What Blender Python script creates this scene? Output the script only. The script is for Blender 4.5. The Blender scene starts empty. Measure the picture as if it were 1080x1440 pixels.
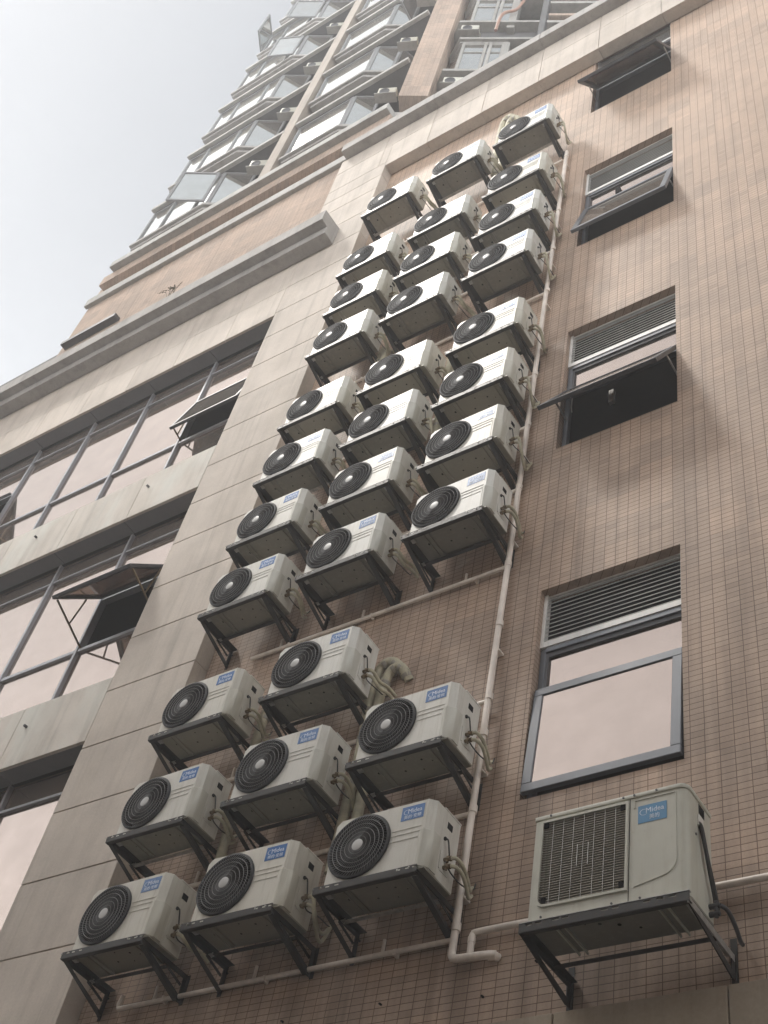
import bpy, bmesh, math, random
from mathutils import Vector, Matrix
random.seed(7)
R = math.radians
C = bpy.context.scene.collection
# world: X right along the facade, Y into the facade (tile face at y=6), Z up; camera at the origin, 1.6 m above ground
SUN_ON = True
# ------------------------------------------------------------------ helpers
class MB:
    """collects shapes; build() links them as one mesh object"""
    def __init__(self): self.v = []; self.f = []; self.mi = []; self.cur = 0
    def add(self, vs, fs):
        o = len(self.v); self.v += [tuple(p) for p in vs]; self.f += [tuple(i + o for i in f) for f in fs]; self.mi += [self.cur]*len(fs); return self
    def box(self, x0, x1, y0, y1, z0, z1):
        if x0 > x1: x0, x1 = x1, x0
        if y0 > y1: y0, y1 = y1, y0
        if z0 > z1: z0, z1 = z1, z0
        return self.add([(x0,y0,z0),(x1,y0,z0),(x1,y1,z0),(x0,y1,z0),(x0,y0,z1),(x1,y0,z1),(x1,y1,z1),(x0,y1,z1)],
                        [(0,3,2,1),(4,5,6,7),(0,1,5,4),(1,2,6,5),(2,3,7,6),(3,0,4,7)])
    def quad(self, a, b, c, d): return self.add([a,b,c,d], [(0,1,2,3)])
    def prism(self, pts, fn0, fn1):
        """pts: 2D polygon; fn0/fn1 map (u,v) to the two 3D ends"""
        n = len(pts)
        return self.add([fn0(*p) for p in pts] + [fn1(*p) for p in pts],
                        [tuple(range(n))[::-1], tuple(range(n, 2*n))] + [(i,(i+1)%n,(i+1)%n+n,i+n) for i in range(n)])
    def plan(self, pts, z0, z1): return self.prism(pts, lambda x,y:(x,y,z0), lambda x,y:(x,y,z1))
    def side(self, pts, x0, x1): return self.prism(pts, lambda y,z:(x0,y,z), lambda y,z:(x1,y,z))
    def obox(self, c, ax, ay, az):
        c, ax, ay, az = Vector(c), Vector(ax), Vector(ay), Vector(az)
        s = [(-1,-1,-1),(1,-1,-1),(1,1,-1),(-1,1,-1),(-1,-1,1),(1,-1,1),(1,1,1),(-1,1,1)]
        return self.add([c + ax*i + ay*j + az*k for i,j,k in s],
                        [(0,3,2,1),(4,5,6,7),(0,1,5,4),(1,2,6,5),(2,3,7,6),(3,0,4,7)])
    def bar(self, a, b, w, h, up=(0,0,1)):
        a, b = Vector(a), Vector(b); d = (b-a); L = d.length; d.normalize()
        s = d.cross(Vector(up))
        if s.length < 1e-4: s = d.cross(Vector((1,0,0)))
        s.normalize(); u = s.cross(d)
        return self.obox((a+b)/2, d*(L/2), s*(w/2), u*(h/2))
    def tube(self, path, r, n=8, cap=True):
        path = [Vector(p) for p in path]; m = len(path); vs = []; fs = []
        t0 = (path[1]-path[0]).normalized()
        ref = Vector((0,0,1)) if abs(t0.z) < .9 else Vector((1,0,0))
        u = t0.cross(ref).normalized()
        for i,p in enumerate(path):
            t = (path[min(i+1,m-1)]-path[max(i-1,0)]).normalized()
            u = (u - t*u.dot(t)).normalized(); w = t.cross(u)
            rr = r[i] if isinstance(r,(list,tuple)) else r
            for k in range(n):
                a = 2*math.pi*k/n; vs.append(p + u*math.cos(a)*rr + w*math.sin(a)*rr)
        for i in range(m-1):
            for k in range(n):
                fs.append((i*n+k, i*n+(k+1)%n, (i+1)*n+(k+1)%n, (i+1)*n+k))
        if cap: fs.append(tuple(range(n))[::-1]); fs.append(tuple(range((m-1)*n, m*n)))
        return self.add(vs, fs)
    def ring(self, c, R0, r, seg=40, n=6):
        """torus lying in the XZ plane"""
        vs=[]; fs=[]
        for i in range(seg):
            a=2*math.pi*i/seg
            for k in range(n):
                b=2*math.pi*k/n; q=R0+r*math.cos(b)
                vs.append((c[0]+q*math.cos(a), c[1]+r*math.sin(b), c[2]+q*math.sin(a)))
        for i in range(seg):
            for k in range(n):
                fs.append((i*n+k, i*n+(k+1)%n, ((i+1)%seg)*n+(k+1)%n, ((i+1)%seg)*n+k))
        return self.add(vs, fs)
    def build(self, name, mat, parent=None, loc=None, smooth=None, bevel=0, segs=2):
        me = bpy.data.meshes.new(name); me.from_pydata(self.v, [], self.f); me.polygons.foreach_set('material_index', self.mi)
        bm = bmesh.new(); bm.from_mesh(me)
        bmesh.ops.recalc_face_normals(bm, faces=bm.faces)
        if bevel:
            es = [e for e in bm.edges if len(e.link_faces)==2 and e.calc_face_angle(0) > .5]
            bmesh.ops.bevel(bm, geom=es, offset=bevel, segments=segs, profile=.5, affect='EDGES', clamp_overlap=True)
        bm.to_mesh(me); bm.free()
        if smooth or bevel:
            me.polygons.foreach_set('use_smooth', [True]*len(me.polygons)); me.set_sharp_from_angle(angle=R(smooth or 35))
        for q in (mat if isinstance(mat,(list,tuple)) else [mat]): me.materials.append(q)
        o = bpy.data.objects.new(name, me); C.objects.link(o)
        if parent: o.parent = parent
        if loc: o.location = loc
        return o
def smoothpath(pts, k=5):
    pts=[Vector(p) for p in pts]; out=[]
    for i in range(len(pts)-1):
        p0=pts[max(i-1,0)]; p1=pts[i]; p2=pts[i+1]; p3=pts[min(i+2,len(pts)-1)]
        for j in range(k):
            t=j/k
            out.append(.5*((2*p1)+(p2-p0)*t+(2*p0-5*p1+4*p2-p3)*t*t+(3*p1-p0-3*p2+p3)*t**3))
    out.append(pts[-1]); return out
def thing(name, label, cat, loc=(0,0,0), group=None, rz=0):
    o = bpy.data.objects.new(name, None); C.objects.link(o); o.location = loc; o.rotation_euler=(0,0,rz)
    o.empty_display_size=.1
    o['label']=label; o['category']=cat
    if group: o['group']=group
    return o
def tag(o, label=None, cat=None, group=None, kind=None):
    if label: o['label']=label
    if cat: o['category']=cat
    if group: o['group']=group
    if kind: o['kind']=kind
    return o
KIDS = {}
def copy_tree(o, parent=None):
    c = o.copy(); C.objects.link(c)
    if parent: c.parent = parent
    for ch in list(o.children): copy_tree(ch, c)
    return c
# ------------------------------------------------------------------ materials
class NT:
    def __init__(self, name):
        self.m = bpy.data.materials.new(name); self.m.use_nodes=True; self.t=self.m.node_tree
        self.t.nodes.clear(); self.out=self.t.nodes.new('ShaderNodeOutputMaterial')
    def n(self, kind, ins=None, **kw):
        nd=self.t.nodes.new('ShaderNode'+kind)
        for k,v in kw.items(): setattr(nd,k,v)
        for k,v in (ins or {}).items():
            if isinstance(v, bpy.types.NodeSocket): self.t.links.new(v, nd.inputs[k])
            else: nd.inputs[k].default_value=v
        return nd
    def math(self, op, a, b=None, c=None, clamp=False):
        ins={0:a}
        if b is not None: ins[1]=b
        if c is not None: ins[2]=c
        return self.n('Math', ins, operation=op, use_clamp=clamp).outputs[0]
    def mix(self, f, a, b, blend='MIX'):
        nd=self.t.nodes.new('ShaderNodeMix'); nd.data_type='RGBA'; nd.blend_type=blend
        for idx,v in ((0,f),(6,a),(7,b)):
            if isinstance(v, bpy.types.NodeSocket): self.t.links.new(v, nd.inputs[idx])
            else: nd.inputs[idx].default_value=v
        return nd.outputs[2]
    def ramp(self, f, lo, hi, a=0., b=1.):
        return self.n('MapRange', {0:f,1:lo,2:hi,3:a,4:b}).outputs[0]
    def noise(self, vec, scale, detail=4, rough=.55):
        return self.n('TexNoise', {'Vector':vec,'Scale':scale,'Detail':detail,'Roughness':rough}).outputs['Fac']
    def coord(self): return self.n('TexCoord').outputs['Object']
    def world(self): return self.n('NewGeometry').outputs['Position']
    def scale(self, v, s): return self.n('VectorMath',{0:v,1:s},operation='MULTIPLY').outputs[0]
    def done(self, **p):
        b=self.n('BsdfPrincipled', p); self.t.links.new(b.outputs[0], self.out.inputs[0]); self.b=b; return self.m
    def bump(self, h, s, d=.01): return self.n('Bump',{'Height':h,'Strength':s,'Distance':d}).outputs[0]
def c4(r,g,b): return (r,g,b,1)
def plain(name, col, rough=.5, metal=0., var=.12, scale=6., spec=.5, bump=0.):
    t=NT(name); w=t.world(); f=t.noise(w,scale,5)
    f2=t.noise(t.scale(w,(9.,9.,.9)),2.,4)
    k=t.ramp(t.math('ADD',t.math('MULTIPLY',f,.6),t.math('MULTIPLY',f2,.4)),.32,.68,1-var,1+var)
    col2=t.n('VectorMath',{0:c4(*col)[:3],'Scale':k},operation='SCALE').outputs[0]
    ins={'Base Color':col2,'Roughness':rough,'Metallic':metal,'Specular IOR Level':spec}
    if bump: ins['Normal']=t.bump(t.noise(w,60,3),bump,.004)
    return t.done(**ins)
def tile_mat(name, ca, cb, mortar, bw=.1, bh=.05, ms=.0029, rough=.6, spec=.32):
    t=NT(name); w=t.world(); s=t.n('SeparateXYZ',{0:w})
    u=t.math('ADD',s.outputs[0],t.math('MULTIPLY',s.outputs[1],.9)); vz=s.outputs[2]
    wob=t.math('MULTIPLY',t.math('SUBTRACT',t.noise(w,5.,2),.5),.004)
    vec=t.n('CombineXYZ',{0:t.math('ADD',u,wob),1:t.math('ADD',vz,wob)}).outputs[0]
    br=t.n('TexBrick',{'Vector':vec,'Color1':c4(*ca),'Color2':c4(*cb),'Mortar':c4(*mortar),'Scale':1.,'Mortar Size':ms,'Mortar Smooth':.15,'Bias':0.,'Brick Width':bw,'Row Height':bh},offset=0.,squash=1.)
    # rows of tiles laid in sheets: sheet to sheet tone shift
    sheet=t.n('TexBrick',{'Vector':vec,'Color1':c4(.9,.9,.9),'Color2':c4(1.09,1.06,1.03),'Mortar':c4(1,1,1),'Scale':1.,'Mortar Size':0.,'Brick Width':.3,'Row Height':.3},offset=0.)
    big=t.ramp(t.noise(w,.9,5),.3,.7,.91,1.08)
    streak=t.ramp(t.noise(t.scale(w,(7.,7.,.35)),1.,5),.45,.75,1.,.84)
    fine=t.ramp(t.noise(w,70.,3),.3,.7,.93,1.07)
    drip=t.ramp(t.noise(t.scale(w,(15.,15.,.22)),1.,4),.56,.74,1.,.80); fine=t.math('MULTIPLY',fine,drip)
    rv=t.n('TexBrick',{'Vector':vec,'Color1':c4(0,0,0),'Color2':c4(1,1,1),'Mortar':c4(.5,.5,.5),'Scale':1.,'Mortar Size':ms,'Mortar Smooth':.15,'Bias':0.,'Brick Width':bw,'Row Height':bh},offset=0.,squash=1.).outputs[0]
    odd=t.math('MULTIPLY',t.ramp(rv,.95,.98,1.,.92),t.ramp(rv,.02,.05,1.04,1.))
    col=t.mix(1.,br.outputs[0],sheet.outputs[0],'MULTIPLY')
    col=t.n('VectorMath',{0:col,'Scale':odd},operation='SCALE').outputs[0]
    k=t.math('MULTIPLY',t.math('MULTIPLY',big,streak),fine)
    col=t.n('VectorMath',{0:col,'Scale':k},operation='SCALE').outputs[0]
    # dirt running down low on the wall
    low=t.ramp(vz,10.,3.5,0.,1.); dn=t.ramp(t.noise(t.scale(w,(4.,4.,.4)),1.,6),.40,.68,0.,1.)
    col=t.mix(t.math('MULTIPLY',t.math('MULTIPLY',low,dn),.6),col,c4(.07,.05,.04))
    h=t.math('SUBTRACT',1.,br.outputs['Fac'])
    return t.done(**{'Base Color':col,'Roughness':rough,'Specular IOR Level':spec,'Normal':t.bump(h,.5,.003)})
def stone_mat(name, col, stain=.35, streaks=.3, pale=None):
    t=NT(name); w=t.world()
    a=t.ramp(t.noise(w,1.6,6,.6),.3,.7,.86,1.1); b=t.ramp(t.noise(w,45.,4,.7),.3,.7,.92,1.07)
    g=t.ramp(t.noise(t.scale(w,(5.,5.,.5)),1.,5),.5,.75,1.,1-streaks)
    drip=t.ramp(t.noise(t.scale(w,(13.,13.,.3)),1.,5),.55,.74,1.,.84)
    k=t.math('MULTIPLY',t.math('MULTIPLY',t.math('MULTIPLY',a,b),g),drip)
    base=t.n('VectorMath',{0:c4(*col)[:3],'Scale':k},operation='SCALE').outputs[0]
    st=t.ramp(t.noise(t.scale(w,(1.2,1.2,.6)),1.3,7,.65),.52,.78,0.,stain)
    base=t.mix(st,base,c4(col[0]*.62,col[1]*.58,col[2]*.5))
    isl=t.n('NewGeometry').outputs['Random Per Island']; base=t.n('VectorMath',{0:base,'Scale':t.ramp(isl,0.,1.,.93,1.06)},operation='SCALE').outputs[0]
    if pale:
        ps=t.ramp(t.noise(t.scale(w,(1.6,1.6,.7)),1.1,5),.46,.66,0.,.6); base=t.mix(ps,base,c4(*pale))
    return t.done(**{'Base Color':base,'Roughness':.78,'Specular IOR Level':.25,'Normal':t.bump(t.noise(w,90.,4),.25,.002)})
def glass_mat(name, tint, mix=.22, rough=.03, wav=.04, dust=.16, dcol=(.52,.46,.41)):
    t=NT(name); w=t.world()
    n=t.bump(t.noise(w,.8,1),wav,.03)
    d=t.ramp(t.noise(w,3.,5),.3,.75,.93,1.04)
    col=t.n('VectorMath',{0:tint,'Scale':d},operation='SCALE').outputs[0]
    p=t.n('BsdfPrincipled',{'Base Color':col,'Metallic':1.,'Roughness':rough,'Normal':n})
    tr=t.n('BsdfTransparent',{'Color':c4(.75,.6,.52)})
    df=t.n('BsdfDiffuse',{'Color':c4(*dcol)}); dm=t.n('MixShader',{0:t.ramp(t.noise(w,2.5,6,.65),.3,.75,dust*.6,dust*1.5),1:p.outputs[0],2:df.outputs[0]})
    mx=t.n('MixShader',{0:mix,1:dm.outputs[0],2:tr.outputs[0]}); t.t.links.new(mx.outputs[0],t.out.inputs[0]); return t.m
def ac_mat(name, col, dirt=.35):
    t=NT(name); w=t.world(); wn=t.n('TexWhiteNoise',{'Vector':t.n('ObjectInfo').outputs['Location']},noise_dimensions='3D'); o=wn.outputs['Value']
    k=t.math('MULTIPLY',t.ramp(o,0.,1.,.90,1.03),t.ramp(t.noise(w,9.,5),.3,.7,.95,1.03))
    base=t.n('VectorMath',{0:col,'Scale':k},operation='SCALE').outputs[0]
    yl=t.n('SeparateColor',{0:wn.outputs['Color']}).outputs[1]; base=t.mix(t.ramp(yl,.45,1.,0.,.32),base,c4(.60,.55,.42))
    s=t.ramp(t.noise(t.scale(w,(22.,22.,2.2)),1.,6,.65),.48,.78,0.,t.ramp(yl,0.,1.,dirt*.8,dirt*1.6))
    base=t.mix(s,base,c4(.36,.33,.26))
    sp=t.ramp(t.noise(w,30.,6,.75),.62,.74,0.,dirt); base=t.mix(sp,base,c4(.3,.26,.2))
    return t.done(**{'Base Color':base,'Roughness':.42,'Specular IOR Level':.4})
def rusty(name):
    t=NT(name); w=t.world(); f=t.ramp(t.noise(w,26.,6,.7),.56,.72,0.,.55)
    col=t.mix(f,c4(.028,.027,.026),c4(.11,.055,.028)); return t.done(**{'Base Color':col,'Roughness':t.ramp(f,0.,.7,.45,.85),'Metallic':.3,'Normal':t.bump(t.noise(w,90.,3),.2,.003)})
def sticker_mat(name,col):
    t=NT(name); o=t.n('ObjectInfo').outputs['Random']; w=t.world()
    f=t.math('MULTIPLY',t.math('POWER',o,3.),t.ramp(t.noise(w,30.,4),.3,.7,.1,.35))
    return t.done(**{'Base Color':t.mix(f,c4(*col),c4(.42,.52,.62)),'Roughness':.35})
M={}
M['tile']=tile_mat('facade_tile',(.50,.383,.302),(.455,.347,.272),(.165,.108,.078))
M['tile_tower']=tile_mat('tower_tile',(.49,.40,.34),(.445,.365,.31),(.30,.22,.175),.1,.05,.003,.9,.08)
M['stone']=stone_mat('beige_stone',(.545,.49,.435),.3,.18)
M['spandrel']=stone_mat('pale_spandrel_stone',(.555,.515,.465),.35,.28,(.64,.655,.61))
M['plinth']=stone_mat('plinth_stone',(.33,.28,.22),.5,.4)
M['cornice']=stone_mat('cornice_stone',(.35,.335,.32),.35,.25)
M['concrete']=stone_mat('tower_concrete',(.36,.35,.34),.25,.25)
M['fascia']=stone_mat('tower_fascia',(.36,.352,.335),.25,.25)
M['dark_wall']=plain('recess_shade_render',(.13,.13,.132),.85,0,.15,3.)  # shade of the tower recesses is put into this dark colour
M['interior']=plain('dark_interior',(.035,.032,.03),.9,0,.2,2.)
M['white_alu']=plain('white_aluminium',(.78,.78,.76),.45,.0,.12,8.)
M['grey_alu']=plain('grey_window_metal',(.13,.14,.16),.4,.2,.1,8.)
M['mullion']=plain('curtain_wall_metal',(.33,.34,.37),.4,.25,.1,8.)
M['dark_metal']=plain('dark_window_metal',(.06,.06,.065),.45,.2,.15,8.)
M['steel']=plain('black_bracket_steel',(.035,.034,.033),.5,.4,.35,25.,bump=.2)
M['steel']=rusty('black_bracket_steel')
M['galv']=plain('galvanised_steel',(.45,.44,.42),.45,.6,.3,30.)
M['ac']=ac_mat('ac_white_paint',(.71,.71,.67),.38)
M['ac_side']=ac_mat('ac_side_shade',(.55,.55,.50),.4)  # ac paint darkened: shade on the side cover put into the colour
M['ac_old']=ac_mat('ac_old_paint',(.54,.54,.47),.5)
M['pan']=ac_mat('ac_base_pan',(.215,.208,.175),.5)
M['black']=plain('matte_black',(.012,.012,.013),.9,spec=.1)
M['fan']=plain('fan_plastic',(.018,.018,.02),.8,spec=.15)
M['wire']=plain('fan_guard_wire',(.19,.192,.195),.6,0,.1,10.,spec=.2)
M['rings']=plain('fan_guard_rings',(.30,.30,.30),.6,0,.1,10.,spec=.2)
M['guard']=plain('fan_guard_plastic',(.035,.036,.039),.6,spec=.25)
M['bars']=plain('dusty_grille_bars',(.29,.26,.215),.6)
M['hub']=plain('fan_hub_cap',(.46,.46,.45),.45)
M['blue']=sticker_mat('blue_sticker',(.03,.14,.40))
M['blue_old']=plain('old_blue_sticker',(.05,.22,.42),.4,0,.12,20)
M['ink']=plain('white_sticker_ink',(.72,.80,.90),.5,0,.03)
M['pvc']=plain('white_pvc_pipe',(.80,.73,.66),.4,0,.2,5.)
M['lag']=plain('cream_pipe_lagging',(.46,.43,.32),.7,0,.3,14.,bump=.5)
M['brass']=plain('dull_brass',(.20,.15,.09),.45,.7,.3,30)
M['cable']=plain('black_cable',(.02,.02,.02),.5)
M['pink_glass']=glass_mat('pink_mirror_glass',(.55,.455,.405),.12)
M['sky_glass']=glass_mat('pale_mirror_glass',(.74,.80,.80),.1,.05)
M['sash_glass']=glass_mat('sash_pink_glass',(.50,.42,.37),.2,dust=.3)
M['copper']=plain('corrugated_hose',(.30,.28,.24),.5,.2,.2,20)
M['asphalt']=plain('alley_concrete',(.06,.057,.053),.9,0,.2,2.,bump=.3)
M['leaf']=plain('dry_weed',(.10,.09,.05),.8)
M['red']=plain('orange_conduit',(.34,.20,.15),.6)
M['soffit']=plain('soffit_shade_grey',(.16,.165,.175),.6,0,.1,3.)  # window-head shade painted in as dark grey
M['slab']=plain('slab_shade_grey',(.12,.12,.125),.8,0,.15,3.)  # shade under the tower slabs put into the colour
M['bounce_stop']=plain('bounce_stop_dark',(.07,.068,.065),.9,0,.3,3.)  # for the unseen sheet that stops light bouncing off the cornice
M['pier']=stone_mat('tan_pier_render',(.33,.285,.245),.3,.3)
M['dull_glass']=glass_mat('dusty_sash_glass',(.36,.33,.31),.05,dust=.45,dcol=(.17,.155,.14))
M['tower_frame']=plain('tower_window_frame',(.27,.275,.285),.85,0,.1,8.,spec=.15)
M['slat']=plain('louvre_slat',(.50,.50,.48),.6,0,.15,8.,spec=.2)
M['opp']=tile_mat('shade_block_tile',(.55,.47,.40),(.5,.43,.37),(.3,.25,.2))
# ------------------------------------------------------------------ camera, light, world
scn=bpy.context.scene
cam=bpy.data.objects.new('camera',bpy.data.cameras.new('camera')); C.objects.link(cam); scn.camera=cam
rt,up,bk=(0.825527,0.539513,0.165624),(0.327362,-0.696822,0.63818),(0.459717,-0.472616,-0.751861)
cam.matrix_world=Matrix(((rt[0],up[0],bk[0],0),(rt[1],up[1],bk[1],0),(rt[2],up[2],bk[2],0),(0,0,0,1)))
cam.data.sensor_fit='VERTICAL'; cam.data.sensor_height=36; cam.data.lens=1757.97/1440*36; cam.data.clip_start=.05; cam.data.clip_end=2000
travel=Vector((.50,.375,-1.03)).normalized()
sd=bpy.data.lights.new('sun','SUN'); sd.energy=4.1; sd.angle=R(10); sd.color=(1,.95,.88)
so=bpy.data.objects.new('sun',sd); C.objects.link(so); so.rotation_euler=travel.to_track_quat('-Z','Y').to_euler()
elev=math.asin(-travel.z); azim=math.atan2(-travel.x,-travel.y)
wd=bpy.data.worlds.new('World'); scn.world=wd; wd.use_nodes=True; nt=wd.node_tree; nt.nodes.clear()
sky=nt.nodes.new('ShaderNodeTexSky'); sky.sky_type='NISHITA'; sky.sun_disc=False; sky.sun_elevation=elev; sky.sun_rotation=azim
sky.air_density=1.4; sky.dust_density=9.; sky.ozone_density=.6; sky.altitude=20
hs=nt.nodes.new('ShaderNodeHueSaturation'); hs.inputs['Saturation'].default_value=.22; hs.inputs['Value'].default_value=.42
bg=nt.nodes.new('ShaderNodeBackground'); bg.inputs[1].default_value=.05; wo=nt.nodes.new('ShaderNodeOutputWorld')
ad=nt.nodes.new('ShaderNodeVectorMath'); ad.operation='ADD'; ad.inputs[1].default_value=(3.9,4.6,5.7)   # white haze
tc=nt.nodes.new('ShaderNodeTexCoord'); dt=nt.nodes.new('ShaderNodeVectorMath'); dt.operation='DOT_PRODUCT'; dt.inputs[1].default_value=tuple(-travel)
mx=nt.nodes.new('ShaderNodeMath'); mx.operation='MAXIMUM'; mx.inputs[1].default_value=0
pw=nt.nodes.new('ShaderNodeMath'); pw.operation='POWER'; pw.inputs[1].default_value=6
ml=nt.nodes.new('ShaderNodeVectorMath'); ml.operation='SCALE'; ml.inputs[0].default_value=(5,4.9,4.7)   # broad glow of the hazy sun
ad2=nt.nodes.new('ShaderNodeVectorMath'); ad2.operation='ADD'
L=nt.links.new
L(tc.outputs['Generated'],dt.inputs[0]); L(dt.outputs['Value'],mx.inputs[0]); L(mx.outputs[0],pw.inputs[0]); L(pw.outputs[0],ml.inputs['Scale'])
cn=nt.nodes.new('ShaderNodeTexNoise'); cn.inputs['Scale'].default_value=2.2; cn.inputs['Detail'].default_value=5; L(tc.outputs['Generated'],cn.inputs['Vector'])
cm=nt.nodes.new('ShaderNodeMapRange'); cm.inputs[1].default_value=.3; cm.inputs[2].default_value=.7; cm.inputs[3].default_value=.93; cm.inputs[4].default_value=1.07; L(cn.outputs['Fac'],cm.inputs[0])
L(sky.outputs[0],hs.inputs['Color']); L(hs.outputs[0],ad.inputs[0]); L(ad.outputs[0],ad2.inputs[0]); L(ml.outputs[0],ad2.inputs[1]); 
sx=nt.nodes.new('ShaderNodeSeparateXYZ'); L(tc.outputs['Generated'],sx.inputs[0])
om=nt.nodes.new('ShaderNodeMath'); om.operation='SUBTRACT'; om.inputs[0].default_value=1; om.use_clamp=True; L(sx.outputs[2],om.inputs[1])
p2=nt.nodes.new('ShaderNodeMath'); p2.operation='POWER'; p2.inputs[1].default_value=2; L(om.outputs[0],p2.inputs[0])
hz_=nt.nodes.new('ShaderNodeVectorMath'); hz_.operation='SCALE'; hz_.inputs[0].default_value=(92,91,89); L(p2.outputs[0],hz_.inputs['Scale'])   # haze thickens and brightens towards the horizon
ad3=nt.nodes.new('ShaderNodeVectorMath'); ad3.operation='ADD'; L(ad2.outputs[0],ad3.inputs[0]); L(hz_.outputs[0],ad3.inputs[1]); cs=nt.nodes.new('ShaderNodeVectorMath'); cs.operation='SCALE'; L(ad3.outputs[0],cs.inputs[0]); L(cm.outputs[0],cs.inputs['Scale']); L(cs.outputs[0],bg.inputs[0]); nt.links.new(bg.outputs[0],wo.inputs[0])
scn.view_settings.view_transform='Standard'; scn.view_settings.look='None'; scn.view_settings.gamma=1; scn.view_settings.exposure=-0.22
scn.render.engine='CYCLES'; scn.cycles.use_denoising=True; scn.cycles.max_bounces=6; scn.cycles.transparent_max_bounces=12
# ------------------------------------------------------------------ ground
g=MB().quad((-70,-70,-1.6),(70,-70,-1.6),(70,70,-1.6),(-70,70,-1.6)).build('ground',M['asphalt']); g['kind']='structure'

# ================================================================== OFFICE BUILDING
B=thing('office_building','pink tiled podium building with beige stone pilaster, frieze and cornice','building',(-6,6,-1.6))
B0=(6,-6,1.6)      # undo the root offset for children modelled in world coordinates
def bp(mb,name,mat,**k): o=mb.build(name,mat,B,**k); o.location=B0; return o
ZB=-1.6
TOPS=[7.52,11.53,15.485,19.45]; BOTS=[5.40,9.46,13.42,17.37]; WX0,WX1=-3.868,-2.645
FY=6.085
# --- tile wall with real openings
holes=[(WX0,WX1,b,t) for b,t in zip(BOTS,TOPS)]
def wall_sheet(x0,x1,z0,z1,y,holes,depth):
    xs=sorted({x0,x1}|{h[0] for h in holes}|{h[1] for h in holes}); zs=sorted({z0,z1}|{h[2] for h in holes}|{h[3] for h in holes})
    m=MB(); idx={}
    for i,x in enumerate(xs):
        for j,z in enumerate(zs): idx[i,j]=len(m.v); m.v.append((x,y,z))
    for i in range(len(xs)-1):
        for j in range(len(zs)-1):
            cx=(xs[i]+xs[i+1])/2; cz=(zs[j]+zs[j+1])/2
            if any(h[0]<cx<h[1] and h[2]<cz<h[3] for h in holes): continue
            m.f.append((idx[i,j],idx[i+1,j],idx[i+1,j+1],idx[i,j+1])); m.mi.append(0)
    for a,b,c,d in holes:
        for p,q in (((a,c),(b,c)),((b,c),(b,d)),((b,d),(a,d)),((a,d),(a,c))):
            m.quad((p[0],y,p[1]),(q[0],y,q[1]),(q[0],y+depth,q[1]),(p[0],y+depth,p[1]))
    return m
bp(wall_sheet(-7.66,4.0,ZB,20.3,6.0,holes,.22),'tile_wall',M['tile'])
# leftover black anchors on the low wall
am=MB()
for x,z in [(-5.55,4.02),(-5.42,3.86),(-4.75,4.02),(-4.62,3.78),(-3.62,4.12),(-6.45,4.07),(-5.0,3.72),(-3.98,3.95)]:
    am.tube([(x,6.0,z),(x+.004,5.972,z-.006)],.007,6)
bp(am,'anchor_stubs',M['black'])
# --- dark shell of rooms behind the openings
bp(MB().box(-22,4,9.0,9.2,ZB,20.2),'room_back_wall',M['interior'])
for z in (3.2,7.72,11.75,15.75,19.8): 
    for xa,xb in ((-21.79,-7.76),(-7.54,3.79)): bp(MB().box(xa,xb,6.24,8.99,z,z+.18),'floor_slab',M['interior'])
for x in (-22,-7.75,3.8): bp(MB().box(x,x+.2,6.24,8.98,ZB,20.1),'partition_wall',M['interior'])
# --- stone
G=.006
def courses(m,x0,x1,zs,y0=5.8,y1=5.99,gap=G):
    for a,b in zip(zs[:-1],zs[1:]): m.box(x0,x1,y0,y1,a+gap,b-gap)
PX0,PX1=-8.83,-7.635
GZ=[ZB,-1.2,-.43,.33,1.09,1.85,2.61,3.375,4.14,4.907,5.678,6.454,7.227,7.98,8.745,9.515,10.267,11.004,11.75,12.502,13.25,13.985,14.743,15.45,16.2,16.94,17.68,18.43,18.93,19.38,20.1,20.645]
m=MB(); courses(m,PX0,PX1,GZ[:-2]); courses(m,PX0,-7.80,GZ[-3:]); courses(m,-7.792,PX1,[19.38,20.1])
bp(m,'stone_pilaster',M['stone'],bevel=.004,segs=1)
m=MB().box(PX0+.004,PX1-.006,5.812,6.16,ZB,20.64); bp(m,'pilaster_core',M['stone'])
# frieze over the tiled bay
m=MB(); jx=[-7.788]+[-6.815+1.03*i for i in range(11)]
for a,b in zip(jx[:-1],jx[1:]):
    m.box(a+G*.7,b-G*.7,5.8,5.99,20.1+G,20.645)
    m.box((a if a>-7.7 else PX1)+G*.7,b-G*.7,5.8,5.99,19.25,20.1-G)
bp(m,'stone_frieze',M['stone'],bevel=.004,segs=1)
bp(MB().box(PX1,4,5.812,5.985,19.262,20.63),'frieze_core',M['stone'])
# spandrels and top frieze of the left part
LX=-22.
def soffit(z):
    x=PX0-.02
    for k in range(11): bp(MB().box(x-1.255,x,5.842,6.05,z+.002,z+.028),'soffit_shade_panel',M['soffit']); x-=1.27  # panels coloured dark to carry the shade under the window head
def spandrel(z0,z1,joints,name='spandrel'):
    m=MB(); js=[PX0-.002]+joints
    x=joints[-1]
    while x>LX: x-=(joints[-2]-joints[-1]); js.append(x)
    for a,b in zip(js[:-1],js[1:]): m.box(b+G*.6,a-G*.6,5.8,5.84,z0,z1)
    bp(m,name,M['spandrel'],bevel=.004,segs=1)
    bp(MB().box(LX,PX0-.01,5.812,6.04,z0+.03,z1-.012),'spandrel_core',M['stone']); soffit(z0)
spandrel(11.36,12.21,[-10.05,-11.31,-12.58]); spandrel(7.335,8.187,[-10.14,-11.36,-12.6]); spandrel(3.3,4.16,[-10.1,-11.36,-12.6])
m=MB(); js=[PX0-.002,-9.78,-10.83,-11.85,-12.88,-13.96]
while js[-1]>LX: js.append(js[-1]-1.04)
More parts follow.
